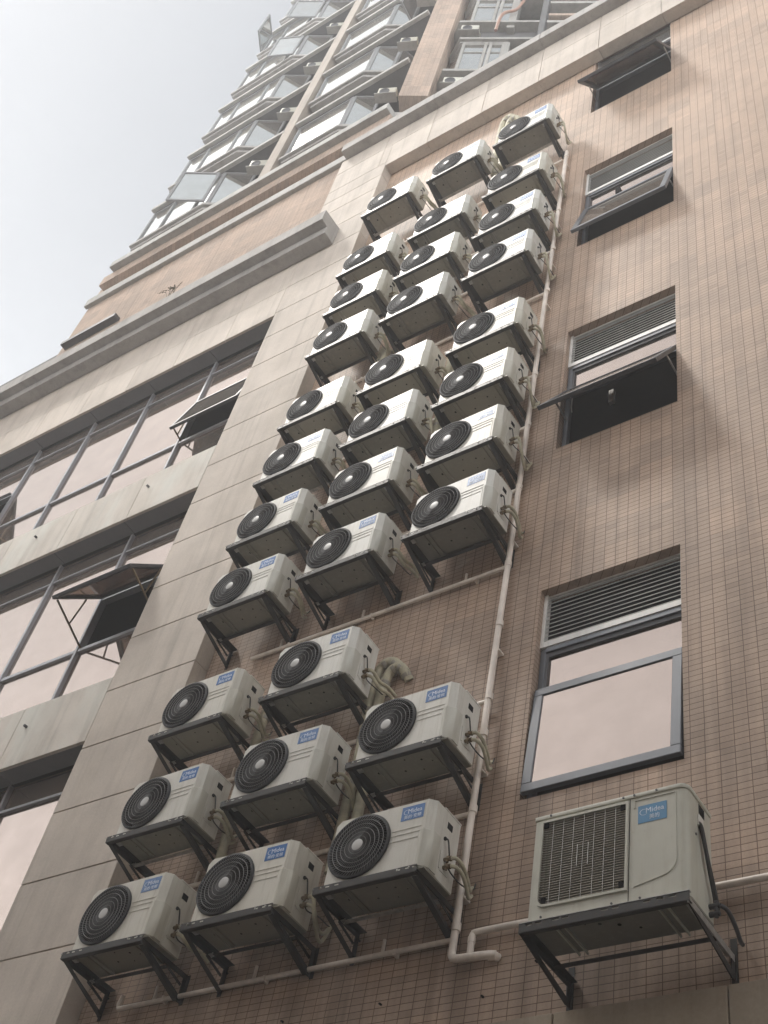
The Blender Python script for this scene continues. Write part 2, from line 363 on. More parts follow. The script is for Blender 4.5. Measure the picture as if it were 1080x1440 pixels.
for a,b in zip(js[:-1],js[1:]):
    m.box(b+G*.6,a-G*.6,5.8,5.84,15.4,16.19-G*.5); m.box(b+G*.6,a-G*.6,5.8,5.99,16.19+G*.5,17.2)
bp(m,'stone_frieze',M['stone'],bevel=.004,segs=1)
bp(MB().box(LX,PX0-.01,5.812,6.04,15.43,17.19),'frieze_core',M['stone']); soffit(15.4)
# deep window-head soffits of the curtain wall
for z in (15.4,11.36,7.335,3.3): pass
# cornice (left) and parapet cap (right)
CX=-8.147
m=MB().side([(5.79,16.965),(5.575,16.99),(5.575,17.165),(5.43,17.185),(5.43,17.48),(6.05,17.51),(6.05,17.2),(5.79,17.2)],LX,CX)
bp(m,'cornice',M['cornice'],bevel=.006,segs=1)
bp(MB().box(LX,CX-.03,5.47,5.998,17.50,17.512),'bounce_stop_sheet',M['bounce_stop'])  # unseen dark sheet added to stop sun bouncing onto the attic
m=MB()
xs=[-8.745,-6.8,-4.75,-2.7,-.6,1.5,4.0]
for a,b in zip(xs[:-1],xs[1:]): m.box(a,b-.006,5.62,6.3,20.65,20.91)
bp(m,'parapet_cap',M['cornice'],bevel=.006,segs=1)
# plinth
m=MB(); xs=[-7.63,-6.5,-5.45,-4.43,-3.4,-2.36,-1.3,-.2,.9,2.0,4.0]
for a,b in zip(xs[:-1],xs[1:]):
    m.box(a+G*.6,b-G*.6,5.85,5.995,3.0,3.68); m.box(a+G*.6,b-G*.6,5.85,5.995,ZB,3.0-G)
bp(m,'stone_plinth',M['plinth'],bevel=.005,segs=1)
# flat podium roof
bp(MB().box(LX,4,6.31,14,20.2,20.4),'roof',M['dark_wall'])
# --- hinged sash helper (top hung): hinge line at (y,z), length L, opened by th
def sash_parts(parent,x0,x1,hy,hz,L,th,mat,gmat,fw=.06,inv=None,loc=None):
    t=R(th); d=Vector((0,-math.sin(t),-math.cos(t))); nrm=Vector((0,-math.cos(t),math.sin(t)))   # down the leaf, outward
    o=Vector((0,hy,hz)); X=Vector((1,0,0)); cx=(x0+x1)/2; hw=(x1-x0)/2; th2=.022
    m=MB()
    def rail(a,b,xa,xb):
        c=o+d*((a+b)/2)+X*((xa+xb)/2); m.obox(c,X*((xb-xa)/2),d*((b-a)/2),nrm*th2)
    rail(0,fw,x0,x1); rail(L-fw,L,x0,x1); rail(fw,L-fw,x0,x0+fw); rail(fw,L-fw,x1-fw,x1)
    f=m.build('sash',mat,parent,bevel=.004,segs=1); f.location=loc
    p=MB(); p.obox(o+d*(L/2)+X*cx+nrm*.006,X*(hw-fw+.004),d*(L/2-fw+.004),nrm*.004)
    g=p.build('sash_pane',gmat,parent); g.location=loc
    return d,nrm
# --- windows of the tiled bay
def bay_window(i,th,short=.02):
    t,b=TOPS[i],BOTS[i]; x0,x1=WX0+.002,WX1-.002
    fr=MB(); y0,y1=FY,FY+.06
    # outer frame
    fr.box(x0,x0+.05,y0,y1,b,t-.60); fr.box(x1-.03,x1,y0,y1,b,t-.60); fr.box(x0+.05,x1-.03,y0,y1,b,b+.05)
    fr.box(x0+.05,x1-.03,y0-.012,y1,t-.655,t-.605); fr.box(x0+.05,x1-.03,y0,y1,t-1.09,t-1.04)
    w=fr.build('window',M['grey_alu'],B,bevel=.003,segs=1); w.location=B0
    lf=MB(); y0,y1=FY-.02,FY+.04
    lf.box(x0,x0+.03,y0,y1,t-.60,t); lf.box(x1-.028,x1,y0,y1,t-.60,t); lf.box(x0+.03,x1-.028,y0,y1,t-.60,t-.545)
    lf.box(x0+.03,x1-.028,y0+.02,y1,t-.02,t)
    lo=lf.build('louvre_frame',M['white_alu'],w); 
    sl=MB(); n=11
    for k in range(n):
        z=t-.53+k*.0465
        sl.box(x0+.03,x1-.028,FY-.012,FY-.006,z,z+.006)
    sl.build('louvre_slats',M['slat'],w)
    MB().box(x0,x1,FY+.07,FY+.08,t-.60,t).build('louvre_backing',M['black'],w)
    MB().box(x0+.048,x1-.028,FY+.026,FY+.034,t-1.045,t-.652).build('pane',M['pink_glass'],w)
    # dark strips in place of the transom's reflection in the fixed light
    gk=MB(); gk.box(x0+.05,x1-.03,FY+.004,FY+.025,t-.70,t-.656); gk.box(x0+.05,x0+.075,FY+.004,FY+.025,t-1.04,t-.70)
    gk.build('reflection_strip',M['dark_metal'],w)
    sash_parts(w,x0+.012,x1-.012,FY-.028,t-1.07,t-1.07-b-short,th,M['grey_alu'] if th<20 else M['dark_metal'],(M['pink_glass'] if i==0 else M['dull_glass']) if th<20 else M['sash_glass'],.075,loc=(0,0,0))
    L=t-1.07-b-short; a=R(th)
    for s in (x0+.03,x1-.03):
        st=MB(); p0=Vector((s,FY+.0,t-1.07-L*.45)); p1=Vector((s,FY-.028-math.sin(a)*L*.5+.02,t-1.07-math.cos(a)*L*.5)); st.bar(p0,p1,.012,.025); st.build('stay_arm',M['galv'],w)
    if i==2:
        MB().box(-3.43,-3.375,FY-.03,FY+.02,t-.98,t-.83).build('handle',M['black'],w)
    if i==1:
        MB().tube([(x0+.10,FY-.04,t-1.25),(x0+.105,FY-.05,t-1.40),(x0+.115,FY-.05,t-1.5)],.006,5).build('pull_cord',M['white_alu'],w)
        MB().box(x0+.45,x0+.50,FY+.05,FY+.09,t-1.42,t-1.22).build('handle',M['galv'],w)
    return w
bay_window(0,3.5,.04); bay_window(1,28); bay_window(2,14); bay_window(3,30)
# --- curtain wall (left)
GY=6.09
MX=[-8.86,-10.15,-11.45,-12.72,-14.0,-15.27,-16.55,-17.82,-19.1,-20.4,-21.7]
def curtain(top,bot,opens):
    m=MB(); y0,y1=GY-.035,GY+.05
    trans=top-.345; low=top-2.07
    xs=MX
    for x in xs: m.box(x-.02,x+.02,y0-.01,y1,bot,top)
    for z,h in ((trans,.036),(low,.05)):
        for a,b in zip(xs[:-1],xs[1:]): m.box(b+.028,a-.028,y0,y1,z-h/2,z+h/2)
    w=m.build('curtain_window',M['mullion'],B,bevel=.003,segs=1); w.location=B0
    pn=MB()
    for i,(a,b) in enumerate(zip(xs[:-1],xs[1:])):
        segs=[(bot,low-.03),(low+.03,trans-.022),(trans+.022,top)]
        if i in opens: segs[1]=(opens[i][0]+.0,trans-.022)
        for c,d in segs: pn.box(b+.028,a-.028,GY,GY+.008,c,d)
    pn.build('panes',M['pink_glass'],w)
    for i,(hz,L,th) in opens.items():
        a,b=xs[i],xs[i+1]
        MB().box(b+.028,a-.028,y0,y1,hz-.02,hz+.03).build('head_rail',M['mullion'],w)
        d,n=sash_parts(w,b+.03,a-.03,GY-.06,hz,L,th,M['dark_metal'],M['dull_glass'] if th<20 else M['sash_glass'],.06,loc=(0,0,0))
        for s in (b+.05,a-.05):
            st=MB(); tip=Vector((s,GY-.06,hz))+d*(L*.93)-n*.03
            st.bar((s,GY-.03,low+.03),tip,.014,.022)
            mid=(Vector((s,GY-.03,low+.03))+tip)/2; st.bar(mid,Vector((s,GY-.06,hz))+d*(L*.35)-n*.03,.012,.02); st.build('stay_arm',M['brass'],w)
    return w
curtain(15.4,12.0,{0:(14.25,.90,13),4:(14.25,.90,24)})
curtain(11.36,8.0,{0:(10.15,.82,46)})
curtain(7.335,3.98,{})
# little drain stubs on the spandrels
m=MB()
for x,z in [(-9.88,11.91),(-11.97,11.92),(-14.1,11.92),(-9.95,7.87),(-12.1,7.88)]: m.tube([(x,5.83,z),(x,5.76,z-.005)],.016,8)
bp(m,'drain_stubs',M['dark_metal'],smooth=40)

# ================================================================== AIR CONDITIONERS
def text_mesh(txt,size,w=None):
    cu=bpy.data.curves.new('lettering','FONT'); cu.body=txt; cu.size=size; cu.extrude=.0006; cu.resolution_u=2
    o=bpy.data.objects.new('lettering',cu); C.objects.link(o)
    dg=bpy.context.evaluated_depsgraph_get(); me=bpy.data.meshes.new_from_object(o.evaluated_get(dg)); 
    bpy.data.objects.remove(o); bpy.data.curves.remove(cu)
    vs=[v.co.copy() for v in me.vertices]; fs=[tuple(p.vertices) for p in me.polygons]; bpy.data.meshes.remove(me)
    x0=min(v.x for v in vs); x1=max(v.x for v in vs); k=(w/(x1-x0)) if w else 1
    return [((v.x-x0)*k,v.y,v.z) for v in vs],fs,(x1-x0)*k
def put_text(mb,txt,size,x,z,y,w):
    vs,fs,W=text_mesh(txt,size,w)
    mb.add([(x+a,y-c,z+b) for a,b,c in vs],fs)
def swirl(mb,cx,cz,r,y,wd=.0035,a0=40,a1=330):
    n=22
    for i in range(n):
        t0=R(a0+(a1-a0)*i/n); t1=R(a0+(a1-a0)*(i+1)/n); k=lambda i:wd*(.45+.8*math.sin(math.pi*i/n))
        p=lambda t,q:(cx+q*math.cos(t),y,cz+q*.82*math.sin(t))
        mb.quad(p(t0,r),p(t1,r),p(t1,r-k(i+1)),p(t0,r-k(i)))
FX,FZ,FR=-.165,.285,.247
def front_with_hole(outer,cx,cz,r,y,n=48):
    bm=bmesh.new(); o=[bm.verts.new((x,y,z)) for x,z in outer]; c=[bm.verts.new((cx+r*math.cos(2*math.pi*i/n),y,cz+r*math.sin(2*math.pi*i/n))) for i in range(n)]
    es=[bm.edges.new((a[i],a[(i+1)%len(a)])) for a in (o,c) for i in range(len(a))]
    bmesh.ops.triangle_fill(bm,edges=es,use_beauty=True,use_dissolve=False)
    bm.verts.index_update(); vs=[v.co[:] for v in bm.verts]; fs=[tuple(v.index for v in f.verts) for f in bm.faces]; bm.free(); return vs,fs
def make_unit():
    r=thing('outdoor_ac_unit','unit','air conditioner',group='round-fan outdoor air conditioners on the tiled bay')
    y0,y1,ym=-.15,.185,-.108
    rr=.235
    fr=[(-.40,.008),(.352,.008),(.352,.545),(-.362,.545),(-.40,.505)]
    mid=[(-.40,.008),(.40,.008),(.40,.545),(-.362,.545),(-.40,.505)]
    m=MB(); n=5
    vs=[(x,y0,z) for x,z in fr]+[(x,ym,z) for x,z in mid]+[(x,y1,z) for x,z in mid]
    fs=[(i,(i+1)%n,(i+1)%n+n,i+n) for i in range(n)]+[(i+n,(i+1)%n+n,(i+1)%n+2*n,i+2*n) for i in range(n)]+[tuple(range(2*n,3*n))]
    m.add(vs,fs); m.box(-.404,.404,-.02,.188,.545,.556); m.box(.30,.3985,.0,.02,.3,.301)
    body=m.build('body',M['ac'],r)
    fp=MB().add(*front_with_hole(fr,FX,FZ,rr,y0))
    for z,a,b in ((.338,.092,.325),(.300,.088,.322),(.254,.078,.305)): fp.box(a,b,y0-.0035,y0+.002,z-.0035,z+.0035)
    fp.box(.345,.353,y0-.003,y0+.01,.31,.545)
    fp.build('front_panel',M['ac'],r)
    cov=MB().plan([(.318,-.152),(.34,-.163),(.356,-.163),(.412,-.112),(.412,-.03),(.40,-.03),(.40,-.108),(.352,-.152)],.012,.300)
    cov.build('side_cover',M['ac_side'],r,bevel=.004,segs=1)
    # fan well, blades, guard
    m=MB(); N=40; ring=lambda q,y:[(FX+q*math.cos(2*math.pi*i/N),y,FZ+q*math.sin(2*math.pi*i/N)) for i in range(N)]
    m.add(ring(rr,y0)+ring(rr-.01,y0+.09)+ring(.02,y0+.10),[(i,(i+1)%N,(i+1)%N+N,i+N) for i in range(N)]+[(i+N,(i+1)%N+N,(i+1)%N+2*N,i+2*N) for i in range(N)])
    m.build('fan_well',M['black'],r)
    m=MB()
    for k in range(3):
        a0=2*math.pi*k/3+.4; pts=[]
        for j in range(7):
            a=a0+j*.16; pts.append((FX+.05*math.cos(a),y0+.045+.004*j,FZ+.05*math.sin(a)))
        for j in range(7):
            a=a0+.35+j*.2; pts.append((FX+.215*math.cos(a),y0+.035+.008*j,FZ+.215*math.sin(a)))
        m.add(pts,[(j,j+1,j+8,j+7) for j in range(6)])
    m.tube([(FX,y0+.03,FZ),(FX,y0+.09,FZ)],.055,16); m.build('fan_blades',M['fan'],r,smooth=40)
    m=MB(); m.ring((FX,y0-.008,FZ),FR-.006,.0125,48,8)
    m.add(ring(FR+.004,y0-.001)+ring(FR+.004,y0-.016)+ring(FR-.014,y0-.022)+ring(FR-.018,y0-.001),[(i+k*N,(i+1)%N+k*N,(i+1)%N+(k+1)*N,i+(k+1)*N) for i in range(N) for k in range(3)])
    gd=m.build('fan_guard',M['guard'],r,smooth=50)
    m=MB()
    for q,w_ in ((.205,.0026),(.172,.0026),(.138,.0026),(.104,.0024),(.070,.0022)): m.ring((FX,y0-.020-(.235-q)*.03,FZ),q,w_,44,4)
    m.cur=1; S=60
    for k in range(S):
        pa=[]
        for j in range(5):
            q=.042+(.236-.042)*j/4; a=2*math.pi*k/S+.62*(1-(j/4))**1.0
            pa.append((FX+q*math.cos(a),y0-.021-(.235-q)*.03,FZ+q*math.sin(a)))
        m.tube(pa,.0017,3,False)
    m.build('guard_wires',[M['rings'],M['wire']],gd)
    m=MB(); m.tube([(FX,y0-.018,FZ),(FX,y0-.028,FZ),(FX,y0-.031,FZ)],[.046,.044,.034],24); m.build('hub_cap',M['hub'],gd,smooth=40)
    # sticker
    m=MB().box(.146,.326,y0-.0022,y0-.0002,.408,.520); sk=m.build('sticker',M['blue'],r,bevel=0)
    m=MB(); put_text(m,'Midea',.05,.197,.463,y0-.0026,.112); put_text(m,'美的·变频',.034,.170,.421,y0-.0026,.138); swirl(m,.187,.474,.025,y0-.003)
    m.build('lettering',M['ink'],sk)
    # base pan and feet
    m=MB().box(-.398,.398,-.149,.183,-.004,.008)
    for x in (-.24,.245): m.box(x-.026,x-.018,-.165,.165,-.02,-.004); m.box(x+.018,x+.026,-.165,.165,-.02,-.004); m.box(x-.018,x+.018,-.155,.155,-.008,-.004)
    m.cur=1
    for x,y,q in ((-.02,-.06,.007),(.10,-.02,.009),(-.08,.05,.009),(.06,.08,.006),(.17,.02,.005),(-.28,0,.012),(.32,.05,.007)): m.tube([(x,y,-.0035),(x,y,-.0052)],q,8)
    m.build('base_pan',[M['pan'],M['black']],r)
    # right side: vent, valve plate, valves, hoses, cable
    MB().box(.3995,.4025,.035,.095,.425,.475).build('side_vent',M['black'],r)
    m=MB().box(.401,.409,-.005,.012,.09,.225); m.box(.401,.406,.012,.11,.08,.09); m.build('valve_plate',M['ac'],r,bevel=.002,segs=1)
    m=MB()
    for z in (.125,.185):
        m.tube([(.400,.055,z),(.445,.055,z)],.014,8); m.tube([(.425,.055,z-.022),(.425,.055,z+.022)],.010,8); m.tube([(.445,.055,z),(.458,.055,z)],.018,6)
    m.build('valve',M['brass'],r,smooth=40)
    m=MB().tube(smoothpath([(.402,.02,.325),(.425,.03,.32),(.432,.045,.26),(.425,.07,.20),(.415,.06,.16)],4),.006,6); m.box(.400,.415,.012,.03,.318,.338)
    m.build('cable',M['cable'],r,smooth=60)
    return r
def hoses(r,kind):
    m=MB()
    if kind==0:
        for dz,dy in ((0,0),(-.06,.01)): m.tube(smoothpath([(.455,.055,.185+dz),(.485,.07+dy,.185+dz),(.50,.13+dy,.165+dz),(.485,.23,.12+dz),(.46,.30,.10+dz),(.44,.36,.16+dz)],4),.0135,8)
    elif kind==1:
        for dz,dy in ((0,0),(-.06,.01)): m.tube(smoothpath([(.455,.055,.185+dz),(.49,.07+dy,.17+dz),(.515,.16+dy,.12+dz),(.53,.26,.14+dz),(.56,.34,.10+dz)],4),.015,8)
    else:
        for dz,dy in ((0,0),(-.06,.02)): m.tube(smoothpath([(.455,.055,.185+dz),(.495,.06+dy,.17+dz),(.50,.10+dy,.09+dz),(.475,.20+dy,.02+dz),(.45,.30,.05+dz),(.46,.36,.16)],4),.0135,8)
    h=m.build('insulated_hose',M['lag'],r,smooth=60)
    m=MB().tube(smoothpath([(.415,.06,.16),(.44,.09,.10),(.455,.20,.08+.02*kind),(.46,.33,.12),(.45,.375,.2)],4),.005,6)
    m.build('control_cable',M['cable'],r,smooth=60)
def make_bracket():
    """origin: wall point level with the bracket top, under the unit's centre; wall face y=0"""
    r=thing('wall_bracket','bracket','bracket',group='steel wall brackets under the round-fan units')
    XL,XR=-.455,.345; YF=-.545
    for k,x in enumerate((XL,XR)):
        s=1 if k==0 else -1
        m=MB().box(x-.003,x+.003,YF,-.006,-.042,-.002); m.box(x+s*.003,x+s*(.066 if k==0 else .04),YF,-.006,-.006,-.002)
        m.build('arm',M['steel'],r)
        m=MB().box(x-.003,x+.003,-.042,-.006,-.225,-.043); m.box(x-.03 if k==0 else x-.003,x+.003 if k==0 else x+.03,-.006,-.001,-.235,-.002); 
        m.tube([(x+s*.016,-.005,-.06),(x+s*.016,-.02,-.06)],.008,6); m.build('wall_post',M['steel'],r)
        m=MB()
        m.add([(x-.004,YF+.03,-.043),(x+.004,YF+.03,-.043),(x+.004,YF+.10,-.043),(x-.004,YF+.10,-.043),(x-.004,-.045,-.215),(x+.004,-.045,-.215),(x+.004,-.045,-.172),(x-.004,-.045,-.172)],[(0,1,2,3),(4,5,6,7),(0,1,5,4),(1,2,6,5),(2,3,7,6),(3,0,4,7)])
        m.add([(x+s*.004,YF+.03,-.043),(x+s*.038,YF+.03,-.043),(x+s*.038,-.045,-.215),(x+s*.004,-.045,-.215),(x+s*.004,YF+.036,-.046),(x+s*.038,YF+.036,-.046),(x+s*.038,-.039,-.218),(x+s*.004,-.039,-.218)],[(0,1,2,3),(4,5,6,7),(0,1,5,4),(1,2,6,5),(2,3,7,6),(3,0,4,7)])
        m.bar((x,-.05,-.10),(x,YF+.30,-.045),.006,.02)
        m.build('brace',M['steel'],r)
    # front rail: web with real slots near the ends
    m=MB(); z0,z1=-.034,.020; sl=[]
    x=XL+.03
    for a in (0,.055,.13,.62,.69,.745): sl.append((XL+.03+a,XL+.03+a+.035))
    cur=XL-.015
    for a,b in sl:
        m.box(cur,a,YF-.004,YF,z0,z1); m.box(a,b,YF-.004,YF,z0,-.002); m.box(a,b,YF-.004,YF,.011,z1); cur=b
    m.box(cur,XR+.012,YF-.004,YF,z0,z1)
    m.box(XL-.015,XR+.012,YF,YF+.034,z0-.003,z0)
    rail=m
    m=MB().box(XL+.004,XR-.004,-.185,-.181,-.034,-.003); m.box(XL+.004,XR-.004,-.22,-.185,-.034,-.03); m.build('rear_rail',M['steel'],r)
    m=rail; m.cur=1
    for x in (-.47,-.40,.21,.30): m.tube([(x,YF-.004,.004),(x,YF-.012,.004)],.006,6)
    for x in (-.38,.30): m.box(x-.02,x+.02,YF+.05,YF+.09,-.027,-.018)
    for x in (XL+.02,): m.tube([(x,-.21,-.012),(x,-.21,-.05)],.006,6); m.box(x-.014,x+.014,-.235,-.20,-.040,-.034)
    m.build('front_rail',[M['steel'],M['galv']],r)
    return r
COLS=[[(-7.1,4.834),(-7.115,5.88),(-7.092,6.943),(-7.077,8.457),(-7.062,9.464),(-7.032,10.492),(-6.989,11.499),(-6.992,13.0),(-6.968,13.976),(-7.009,15.025),(-6.973,16.765)],
[(-5.914,4.84),(-5.91,5.907),(-5.861,6.967),(-5.892,8.469),(-5.879,9.481),(-5.873,10.495),(-5.869,11.47),(-5.876,12.996),(-5.869,14.015),(-5.846,15.045),(-5.841,16.781)],
[(-4.753,4.882),(-4.73,5.934),(-4.715,8.473),(-4.733,9.485),(-4.731,10.49),(-4.709,11.469),(-4.731,13.042),(-4.723,14.061),(-4.72,15.156),(-4.745,16.767)]]
ORD=['lowest','second from bottom','third from bottom','fourth from bottom','fifth from bottom','sixth from bottom','seventh from bottom','eighth from bottom','ninth from bottom','tenth from bottom','topmost']
CN=['in the left column, next to the stone pilaster','in the middle column of the tiled bay','in the right column, next to the white downpipe']
CB=['of the left column beside the stone pilaster','of the middle column','of the right column beside the downpipe']
unit=make_unit(); protos=[]
bracket=make_bracket()
for k in range(3):
    u=unit if k==0 else copy_tree(unit); protos.append(u)
for k in range(3): hoses(protos[k],k)
DARK=[c for c in bracket.children if c.name.startswith('rear_rail')][0].data; PALE=DARK.copy(); PALE.materials.clear(); PALE.materials.append(M['galv'])
used=[False]*3; usedb=False
rnd=random.Random(3)
for ci,col in enumerate(COLS):
    for ri,(fx,fz) in enumerate(col):
        last=ri==len(col)-1; o_=ORD[-1] if last else ORD[ri]
        k=(0 if ri<3 else rnd.choice((0,1,2,2))) if ci==2 else rnd.choice((1,1,2,0))
        u=protos[k] if not used[k] else copy_tree(protos[k]); used[k]=True
        z=fz-.285-.012
        u.location=(fx+.165,5.62,z+rnd.uniform(-.004,.004)+.004); u.rotation_euler=(0,0,R(rnd.uniform(-.8,.8)))
        u['label']='white round-fan unit, %s %s'%(o_,CN[ci])
        b=bracket if not usedb else copy_tree(bracket); usedb=True
        pale=last or rnd.random()<.3
        for ch in b.children:
            if ch.name.startswith('rear_rail'): ch.data=PALE if pale else DARK
        b.location=(fx+.165,6.0,z); b['label']='black bracket under the %s unit %s'%(o_,CB[ci])
for k in range(3):
    if not used[k]:
        for ch in list(protos[k].children_recursive)+[protos[k]]: bpy.data.objects.remove(ch)
# ---- the big old unit
def big_unit():
    x0,x1,z0,z1,y0,y1=-3.352,-2.378,3.962,4.705,5.42,5.74
    org=Vector(((x0+x1)/2,5.58,z0))
    r=thing('outdoor_ac_unit','large weathered outdoor unit with square grille, under the lowest window','air conditioner',org)
    L=tuple(-org)
    def pb(mb,name,mat,par=None,**k):
        o=mb.build(name,mat,par or r,**k)
        if par is None: o.location=L
        return o
    def plan_round(a,b,c,d,q,n=6):
        pts=[(a,c)]
        for i in range(n+1):
            t=-math.pi/2+math.pi/2*i/n; pts.append((b-q+q*math.cos(t),c+q+q*math.sin(t)))
        return pts+[(b,d),(a,d)]
    gx0,gx1,gz0,gz1=-3.297,-2.752,4.075,4.645
    P=plan_round(x0,x1,y0,y1,.055)
    m=MB(); n=len(P)
    zA=z0+.012; zB=z1-.03
    # shell without the part of the front that holds the grille
    for i in range(1,n-1):
        a,b=P[i],P[(i+1)%n]; m.quad((a[0],a[1],zA),(b[0],b[1],zA),(b[0],b[1],zB),(a[0],a[1],zB))
    m.quad((x0,y1,zA),(x0,y0,zA),(x0,y0,zB),(x0,y1,zB))
    xa,xb=x0,P[1][0]
    for a,b,c,d in ((xa,gx0,zA,zB),(gx1,xb,zA,zB),(gx0,gx1,zA,gz0),(gx0,gx1,gz1,zB)): m.quad((a,y0,c),(b,y0,c),(b,y0,d),(a,y0,d))
    m.add([(p[0],p[1],zB) for p in P],[tuple(range(n))])
    pb(m,'body',M['ac_old'],smooth=30)
    Pl=plan_round(x0-.008,x1+.008,y0-.008,y1+.008,.06)
    pb(MB().plan(Pl,z1-.03,z1),'top_lid',M['ac_old'],bevel=.005)
    m=MB().plan(plan_round(x0,x1-.0,y0+.001,y1,.055),z0-.004,z0+.0118); m.cur=1
    for x,y,q in ((-2.95,5.52,.011),(-2.85,5.56,.012),(-3.03,5.5,.006),(-2.75,5.62,.009)): m.tube([(x,y,z0-.0035),(x,y,z0-.006)],q,8)
    pb(m,'base_pan',[M['pan'],M['black']])
    # screws
    m=MB()
    for x in (-3.25,-2.77,-2.70,-2.56): m.tube([(x,y0-.008,z1-.014),(x,y0-.013,z1-.014)],.007,8)
    for x,z in ((-3.27,z0+.04),(-2.83,z0+.035),(-2.66,z0+.035)): m.tube([(x,y0,z),(x,y0-.005,z)],.007,8)
    m.tube([(x1,5.53,4.42),(x1+.006,5.53,4.42)],.008,8)
    pb(m,'screws',M['dark_metal'])
    # seam and door panel
    pb(MB().box(-2.7325,-2.7285,y0-.0012,y0+.002,zA,zB),'seam',M['black'])
    m=MB(); d=.0035
    pl=[(-2.70,4.655),(-2.445,4.655),(-2.445,4.21)]
    for i in range(1,9):
        t=R(-90*i/8*.9); pl.append((-2.545+.10*math.cos(t),4.21+.10*math.sin(t)))
    pl.append((-2.70,4.075))
    for a,b in zip(pl[:-1],pl[1:]): m.bar((a[0],y0,a[1]),(b[0],y0,b[1]),.010,.006,up=(0,0,1) if abs(a[1]-b[1])<abs(a[0]-b[0]) else (1,0,0))
    m.bar((-2.70,y0,4.655),(-2.70,y0,4.60),.010,.006,up=(1,0,0))
    pb(m,'door_panel',M['ac_old'])
    # grille
    m=MB(); f=.016; yy=y0-.012
    m.box(gx0-f,gx1+f,yy,y0+.01,gz1,gz1+f); m.box(gx1,gx1+f,yy,y0+.01,gz0,gz1); m.box(gx0-f,gx0,yy,y0+.01,gz0+.05,gz1); m.box(gx0+.05,gx1+f,yy,y0+.01,gz0-f,gz0)
    for i in range(6):
        t0=R(180+15*i); t1=R(195+15*i); q=.066; cx,cz=gx0+.05,gz0+.05
        m.bar((cx+(q-f/2)*math.cos(t0),(yy+y0+.01)/2,cz+(q-f/2)*math.sin(t0)),(cx+(q-f/2)*math.cos(t1),(yy+y0+.01)/2,cz+(q-f/2)*math.sin(t1)),.022,f)
    gr=pb(m,'grille',M['ac_old'])
    m=MB(); nb=34
    for i in range(nb):
        z=gz0+.012+(gz1-gz0-.02)*i/(nb-1); m.box(gx0+.002,gx1-.002,y0-.002,y0+.010,z-.0022,z+.0022)
    m.build('grille_bars',M['bars'],gr)
    m=MB()
    for i in range(1,8):
        x=gx0+(gx1-gx0)*i/8; m.box(x-.0013,x+.0013,y0-.0055,y0-.003,gz0,gz1)
    for x in (-3.06,-2.99): m.box(x-.0018,x+.0018,y0-.007,y0-.003,4.29,4.44)
    m.build('grille_wires',M['galv'],gr)
    m=MB()
    for x,z in ((gx0+.02,gz1-.02),(gx1-.02,gz1-.02),(gx0+.035,gz0+.03),(gx1-.02,gz0+.03)): m.box(x-.016,x+.016,y0-.009,y0,z-.018,z+.018)
    m.build('grille_clips',M['black'],gr)
    m=MB().box(gx0+.001,gx1-.001,y0+.05,y0+.056,gz0,gz1); 
    m.build('grille_backing',M['interior'],gr)
    m=MB().tube([(-3.02,y0+.03,4.36),(-3.02,y0+.05,4.36)],.06,20); m.build('fan_motor',M['fan'],gr)
    m=MB().box(-2.678,-2.500,y0-.0022,y0-.0002,4.487,4.608); sk=pb(m,'sticker',M['blue_old'],bevel=0)
    m=MB(); put_text(m,'Midea',.05,-2.628,4.552,y0-.0027,.112); put_text(m,'美的',.036,-2.607,4.508,y0-.0027,.062); swirl(m,-2.642,4.560,.026,y0-.003)
    m.build('lettering',M['ink'],sk)
    # side: handle recess, cover, cable, valves
    m=MB().box(x1-.001,x1+.002,5.58,5.655,4.60,4.665); pb(m,'handle_recess',M['black'])
    m=MB().box(x1,x1+.012,5.555,5.62,4.50,4.575); pb(m,'cover_plate',M['ac'],bevel=.003)
    m=MB().tube(smoothpath([(x1+.006,5.565,4.52),(x1+.02,5.575,4.48),(x1+.03,5.62,4.30),(x1+.035,5.70,4.12),(x1+.03,5.74,4.02)],5),.011,8)
    m.tube(smoothpath([(x1+.006,5.575,4.50),(x1+.014,5.60,4.42),(x1+.022,5.65,4.24),(x1+.025,5.72,4.06)],5),.008,8); pb(m,'cable',M['cable'],smooth=60)
    m=MB()
    for z in (4.05,4.0): m.tube([(x1,5.69,z),(x1+.06,5.69,z)],.016,8); m.tube([(x1+.04,5.69,z-.02),(x1+.04,5.69,z+.03)],.012,8)
    m.tube(smoothpath([(x1+.06,5.69,4.05),(x1+.085,5.74,4.04),(x1+.085,5.84,4.0),(x1+.07,5.93,3.98),(x1+.06,5.99,3.99)],4),.013,8)
    pb(m,'valve',M['dark_metal'],smooth=50)
    m=MB()
    for x in (-3.17,-2.55): m.box(x-.03,x-.022,5.40,5.76,z0-.02,z0-.004); m.box(x+.022,x+.03,5.40,5.76,z0-.02,z0-.004)
    pb(m,'feet',M['ac_old'])
    # bracket
    b=thing('wall_bracket','wide rusty steel bracket carrying the large square-grille unit','bracket',(-2.88,6.0,3.94))
    Lb=(2.88,-6.0,-3.94)
    def bb(mb,name,mat): o=mb.build(name,mat,b); o.location=Lb
    XL,XR,YF,zt=-3.378,-2.372,5.392,3.94
